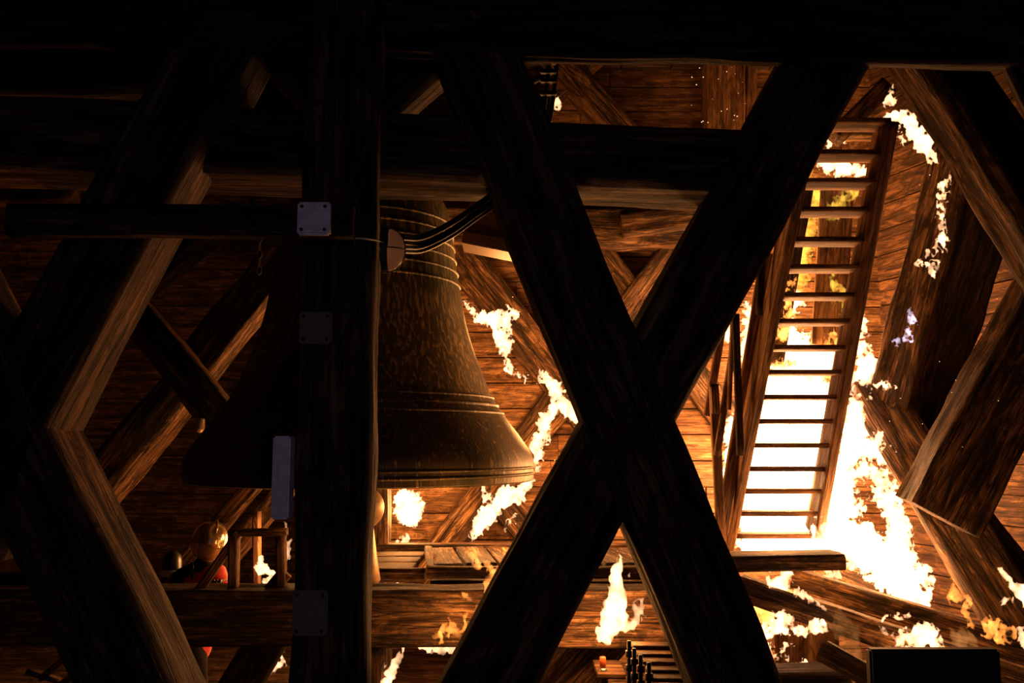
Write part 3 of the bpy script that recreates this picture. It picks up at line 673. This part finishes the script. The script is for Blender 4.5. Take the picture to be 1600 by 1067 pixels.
flame('thin twisting flame on the scorched brace at upper right', [[(1488, 270, 9, 6.2), (1475, 300, 13, 6.2), (1468, 335, 14, 6.2), (1480, 360, 13, 6.2), (1472, 380, 18, 6.2), (1455, 395, 13, 6.2)], [(1438, 412, 12, 6.2), (1462, 412, 14, 6.2), (1456, 438, 8, 6.2)]], turb=.13, lace=.5, fine=1.8)
flame('small bluish-white flame curl low on the scorched brace', [[(1426, 480, 9, 6.3), (1428, 505, 12, 6.3), (1418, 530, 12, 6.3), (1400, 530, 10, 6.3)]], 'fire_pale', turb=.12, lace=.55)
flame('white flame on top of the joists below the stair foot', [[(1232, 888, 12, 6.5), (1225, 900, 18, 6.5), (1215, 912, 17, 6.5), (1200, 905, 8, 6.5)], [(1245, 925, 9, 6.4), (1285, 945, 6, 6.3), (1310, 957, 5, 6.3)], [(1285, 893, 9, 7.1), (1308, 899, 10, 7.1)]], turb=.09, lace=.22)
flame('white curling flames under the nearest joist', [[(1200, 985, 20, 6.2), (1230, 972, 19, 6.2), (1255, 985, 14, 6.2), (1295, 980, 13, 6.2)], [(1203, 1020, 15, 6.2), (1222, 1035, 11, 6.2), (1234, 1012, 9, 6.2)], [(1238, 1048, 12, 6.2), (1258, 1040, 11, 6.2)]], turb=.14, lace=.42)
flame('orange glow flames between stair foot and nearest joist', [[(1170, 945, 20, 7.4), (1205, 960, 26, 7.4), (1250, 975, 20, 7.4)]], 'fire_soft', turb=.16, lace=.3)
flame('bright flames along the slot between the two joists', [[(1362, 975, 6, 5.9), (1395, 990, 12, 5.9), (1420, 998, 18, 5.9), (1445, 990, 24, 5.9), (1462, 1010, 18, 5.9)], [(1378, 968, 9, 5.9), (1388, 962, 8, 5.9)], [(1403, 965, 9, 5.9), (1422, 968, 9, 5.9)]], turb=.12, lace=.42)
flame('small orange flame with a long neck on the lower right brace', [[(1487, 908, 9, 5.7), (1488, 930, 14, 5.7), (1505, 938, 14, 5.7), (1518, 945, 10, 5.7)], [(1508, 958, 9, 5.7), (1516, 980, 9, 5.7)]], 'fire_soft', turb=.09, lace=.3)
flame('orange flame at the foot of the lower right brace', [[(1545, 968, 13, 5.6), (1552, 990, 19, 5.6), (1570, 1000, 15, 5.6), (1562, 970, 10, 5.6)]], 'fire_soft', turb=.12, lace=.4)
flame('white flame curl at the right edge of the picture', [[(1567, 893, 8, 5.5), (1575, 912, 10, 5.5), (1590, 928, 13, 5.5), (1615, 940, 18, 5.5)], [(1568, 940, 9, 5.5), (1578, 936, 7, 5.5)], [(1600, 985, 14, 5.5), (1602, 1005, 14, 5.5)]], turb=.08, lace=.2)
flame('ring of flame at the bottom left of the front post', [[(388, 1064, 12, 6.3), (404, 1038, 12, 6.3), (422, 1021, 11, 6.3), (440, 1018, 10, 6.3)], [(400, 1060, 13, 6.3), (420, 1055, 10, 6.3), (438, 1032, 11, 6.3)]], turb=.1, lace=.28)
flame('narrow white flame at the bottom right of the front post', [[(620, 1012, 12, 5.5), (614, 1040, 15, 5.5), (606, 1066, 15, 5.5)], [(597, 1035, 8, 5.5)]], turb=.08, lace=.28)
flame('orange lacy flame in front of the sill beam', [[(730, 960, 10, 5.0), (724, 978, 16, 5.0), (700, 982, 18, 5.0), (690, 1000, 13, 5.0)]], 'fire_soft', turb=.11, lace=.55)
flame('flat white flame under the edge of the sill beam', [[(655, 1010, 8, 5.5), (685, 1012, 10, 5.5), (715, 1010, 10, 5.5), (735, 1008, 9, 5.5)]], turb=.06, lace=.15)
for lb, pt in (('small orange flame leaping over the walkway boards', [[(735, 866, 9, 6.2), (744, 884, 9, 6.2)]]), ('small hooked flame in front of the walkway edge', [[(762, 880, 8, 6.0), (775, 893, 10, 6.0), (786, 900, 8, 6.0)], [(778, 853, 6, 6.0), (786, 870, 6, 6.0)]]),
               ('orange flame leaning on the rear bar of the big cross', [[(770, 900, 13, 5.1), (765, 925, 13, 5.1)]]), ('little orange flame crossing the top of the sill beam', [[(728, 930, 9, 5.0), (738, 948, 9, 5.0)]])):
    flame(lb, pt, 'fire_soft', turb=.08, lace=.25)
flame('white flame seen through the guard frame', [[(406, 875, 9, 6.9), (409, 890, 12, 6.9), (428, 897, 9, 6.9)], [(430, 900, 12, 6.9), (420, 913, 12, 6.9)]], turb=.07, lace=.2)
flame('thin white flame touching the left edge of the front post', [[(447, 820, 7, 5.6), (449, 845, 9, 5.6), (446, 872, 8, 5.6)]], turb=.05, lace=.2)
flame('small white flame in the slot below the walkway', [[(606, 917, 10, 7.4), (618, 917, 10, 7.4)]], turb=.04, lace=.1)
flame('flickering flames behind the railing battens', [[(1137, 500, 12, 8.6), (1142, 530, 14, 8.6)], [(1170, 480, 12, 8.6), (1165, 530, 13, 8.6), (1160, 560, 13, 8.6)], [(1150, 690, 12, 8.6), (1132, 760, 12, 8.6)]], 'fire', turb=.14, lace=.45)
flame('tiny white flame behind the hanging cable', [[(866, 152, 8, 8.5), (870, 168, 8, 8.5)]], turb=.05, lace=.2)
rs = random.Random(5); bm = bmesh.new(); c0 = P(1200, 300, 7)
for k in range(46):
    if k < 22: p = P(rs.uniform(1080, 1170), rs.uniform(100, 195), rs.uniform(5, 8.5))
    elif k < 34: p = P(rs.uniform(1380, 1560), rs.uniform(200, 700), rs.uniform(5, 6.2))
    else: p = P(rs.uniform(700, 1060), rs.uniform(90, 860), rs.uniform(6, 7.5))
    r = rs.uniform(.4, .9)*p.y/F
    for v in bmesh.ops.create_icosphere(bm, subdivisions=1, radius=r)['verts']: v.co += p-c0
spk = bm_obj('sparks', bm, 'spark', None, c0); tag(spk, 'tiny glowing sparks drifting in the air between the timbers', 'sparks', None, 'stuff')
# thin smoke drifting off the nearest joist
def smoke_mat():
    m = bpy.data.materials.new('smoke'); m.use_nodes = True; n = m.node_tree.nodes; l = m.node_tree.links; n.clear()
    o = n.new('ShaderNodeOutputMaterial'); v = n.new('ShaderNodeVolumeScatter'); v.inputs['Color'].default_value = (.8, .7, .55, 1); v.inputs['Density'].default_value = 5
    l.new(v.outputs[0], o.inputs['Volume']); return m
M['smoke'] = smoke_mat()
for lb, pt in (('thin tan smoke wisp drifting off the nearest joist', [[(1305, 965, 20, 5.4), (1325, 1000, 24, 5.4), (1332, 1040, 22, 5.4), (1345, 1075, 20, 5.4)]]),
               ('small puff of smoke above the black box', [[(1372, 1000, 14, 5.0), (1388, 1012, 16, 5.0)]]),
               ('faint smoke over the far joist near the bottom right', [[(1490, 990, 22, 5.4), (1520, 1000, 18, 5.4)]])):
    o = flame(lb, pt, 'smoke', turb=.18, lace=.12, fine=.9, vox=.012); o.name = 'smoke'; o['category'] = 'smoke'

# ------------------------------------------------------------------ firefighter
def skin_body(name, verts, edges, radii, mat, parent, sub=2):
    me = bpy.data.meshes.new(name); me.from_pydata([tuple(v) for v in verts], edges, [])
    o = bpy.data.objects.new(name+'_tmp', me); C.objects.link(o)
    md = o.modifiers.new('s', 'SKIN')
    for v, r in zip(me.skin_vertices[0].data, radii): v.radius = r if isinstance(r, tuple) else (r, r)
    me.skin_vertices[0].data[0].use_root = True
    s2 = o.modifiers.new('ss', 'SUBSURF'); s2.levels = sub
    bpy.context.view_layer.update(); dg = bpy.context.evaluated_depsgraph_get()
    m2 = bpy.data.meshes.new_from_object(o.evaluated_get(dg), depsgraph=dg); m2.name = name
    bpy.data.objects.remove(o); smooth(m2); m2.materials.clear()
    return link(name, m2, M[mat], parent)
PY = 6.3
base = P(296, 1030, PY); pe = empty('person', Vector((base.x, PY, FZ)), 'firefighter in a red jacket and shiny helmet bending behind the guard frame', 'person')
q = lambda px, py, dy=0: P(px, py, PY+dy)-pe.location
pel = q(290, 1030); ch_ = q(300, 945); sh = q(304, 905); nk = q(316, 885); hd = q(327, 850)
V = [pel, ch_, sh, nk, q(328, 862), q(282, 908, .12), q(285, 950, .1), q(312, 962, -.15), q(334, 900, -.16), q(350, 945, -.22), q(340, 915, -.45),
     pel+Vector((-.08, .08, -.1)), pel+Vector((-.08, .1, -.42)), pel+Vector((-.1, .12, -.72)), pel+Vector((-.04, .04, -.74)), pel+Vector((.09, -.08, -.1)), pel+Vector((.12, -.12, -.42)), pel+Vector((.1, -.06, -.72)), pel+Vector((.18, -.1, -.74))]
zf = -pel.z
for i, f in ((11, .12), (12, .5), (13, .93), (14, .965), (15, .12), (16, .5), (17, .93), (18, .965)): V[i].z = pel.z*(1-f)
E = [(0, 1), (1, 2), (2, 3), (3, 4), (2, 5), (5, 6), (6, 7), (2, 8), (8, 9), (9, 10), (0, 11), (11, 12), (12, 13), (13, 14), (0, 15), (15, 16), (16, 17), (17, 18)]
RR = [(.17, .14), (.19, .15), (.17, .13), .07, .065, .09, .07, .05, .09, .068, .048, .11, .085, .06, .05, .11, .085, .06, .05]
skin_body('body', V, E, RR, 'navy', pe)
J = [pel+Vector((.02, 0, -.06)), ch_, sh, V[5], V[6], V[7]*.8+V[6]*.2, V[8], V[9], V[10]*.85+V[9]*.15]
skin_body('jacket', J, [(0, 1), (1, 2), (2, 3), (3, 4), (4, 5), (2, 6), (6, 7), (7, 8)], [(.21, .165), (.205, .165), (.175, .14), .105, .082, .062, .105, .08, .06], 'red', pe)
def ell(name, c, s, mat, rot=(0, 0, 0)):
    bm = bmesh.new(); bmesh.ops.create_uvsphere(bm, u_segments=28, v_segments=18, radius=1)
    for v in bm.verts: v.co = Vector((v.co.x*s[0], v.co.y*s[1], v.co.z*s[2]))
    o = bm_obj(name, bm, mat, pe, c, sm=True); o.rotation_euler = rot; return o
ell('head', hd+Vector((.005, -.01, -.02)), (.078, .09, .115), 'skin', (0, .25, .5))
face = hd+Vector((.045, -.085, -.03))
ell('nose', face+Vector((.01, -.008, -.005)), (.013, .018, .022), 'skin'); ell('mouth', face+Vector((.004, .0, -.048)), (.024, .01, .006), 'red')
for s in (-1, 1): ell('eye', face+Vector((.03*s*.8, .018*s*-.2, .022)), (.012, .01, .008), 'black')
# helmet shell with brim, crest and visor
def shell():
    bm = bmesh.new(); bmesh.ops.create_uvsphere(bm, u_segments=36, v_segments=24, radius=1)
    bmesh.ops.delete(bm, geom=[v for v in bm.verts if v.co.z < -.28], context='VERTS')
    for v in bm.verts:
        f = 1+.12*max(0, -.05-v.co.z)*3
        v.co = Vector((v.co.x*.125*f, v.co.y*.15*f, v.co.z*.14))
    r = bmesh.ops.solidify(bm, geom=list(bm.faces), thickness=.006)
    o = bm_obj('helmet', bm, 'helmet', pe, hd+Vector((0, 0, .03)), sm=True); o.rotation_euler = (0, .3, .5); return o
HEL = shell()
def visor():
    bm = bmesh.new(); bmesh.ops.create_uvsphere(bm, u_segments=36, v_segments=24, radius=1)
    bmesh.ops.delete(bm, geom=[v for v in bm.verts if v.co.z > .25 or v.co.z < -.75 or v.co.y > -.1], context='VERTS')
    for v in bm.verts: v.co = Vector((v.co.x*.122, v.co.y*.155, v.co.z*.14))
    bmesh.ops.solidify(bm, geom=list(bm.faces), thickness=.003)
    o = bm_obj('visor', bm, 'visor', HEL, None, sm=True); o.location = (0, 0, -.03); return o
visor()
CR = tube('helmet_crest', [pe.location+hd+Vector((0, 0, .03))+Matrix.Rotation(.5, 3, 'Z') @ Matrix.Rotation(.3, 3, 'Y') @ Vector((0, -.15*math.cos(t), .148*math.sin(t))) for t in [math.radians(25+k*13) for k in range(11)]], .008, 'helmet', pe)
CR.parent = HEL; CR.matrix_parent_inverse = HEL.matrix_basis.inverted()
# air cylinder with harness
ac = P(268, 900, PY+.12)-pe.location
AC = lathe('air_cylinder', [(.001, -.3), (.05, -.29), (.07, -.25), (.07, .1), (.06, .15), (.03, .18), (.001, .185)], 'black', pe, ac, 24)
lathe('cylinder_band', [(.072, .0), (.073, .0), (.073, .05), (.072, .05)], 'stripe', AC, (0, 0, 0), 24)
for k, (a, b) in enumerate((((300, 880), (302, 925)), ((330, 886), (318, 930)))):
    tube('harness_strap', spline([pe.location+q(a[0], a[1], -.13), pe.location+q((a[0]+b[0])/2, (a[1]+b[1])/2, -.19), pe.location+q(b[0], b[1], -.18)], 5), .014, 'black', pe)
for t in (.35, .6, .85):
    c = V[8].lerp(V[9], t); d = (V[9]-V[8]).normalized(); s = d.cross(Vector((0, 1, 0))).normalized(); u = d.cross(s)
    tube('sleeve_stripe', [pe.location+c+(s*math.cos(a)+u*math.sin(a))*(.098-.012*t) for a in [k*math.pi/8 for k in range(16)]], .007, 'stripe', pe, 6, cyc=True)
for (hand, wr, pr_) in ((V[10], V[9], 1), (V[7], V[6], 2)):
    d = (hand-wr).normalized(); s = d.cross(Vector((0, 0, 1))).normalized(); u = s.cross(d)
    pv = [hand-d*.02, hand+d*.05]; pe_ = [(0, 1)]; rr = [(.034, .024), (.04, .022)]
    for k in range(4):
        o_ = (k-1.5)*.02; L = (.034, .04, .038, .03)[k]; b0 = len(pv)
        pv += [hand+d*.07+s*o_, hand+d*(.07+L*.6)+s*o_*1.1-u*.012, hand+d*(.07+L)+s*o_*1.1-u*.04]; pe_ += [(1, b0), (b0, b0+1), (b0+1, b0+2)]; rr += [.0115, .0105, .009]
    b0 = len(pv); pv += [hand+d*.01+s*.04, hand+d*.045+s*.058-u*.012]; pe_ += [(0, b0), (b0, b0+1)]; rr += [.0135, .011]
    skin_body('glove', pv, pe_, rr, 'black', pe, 1)
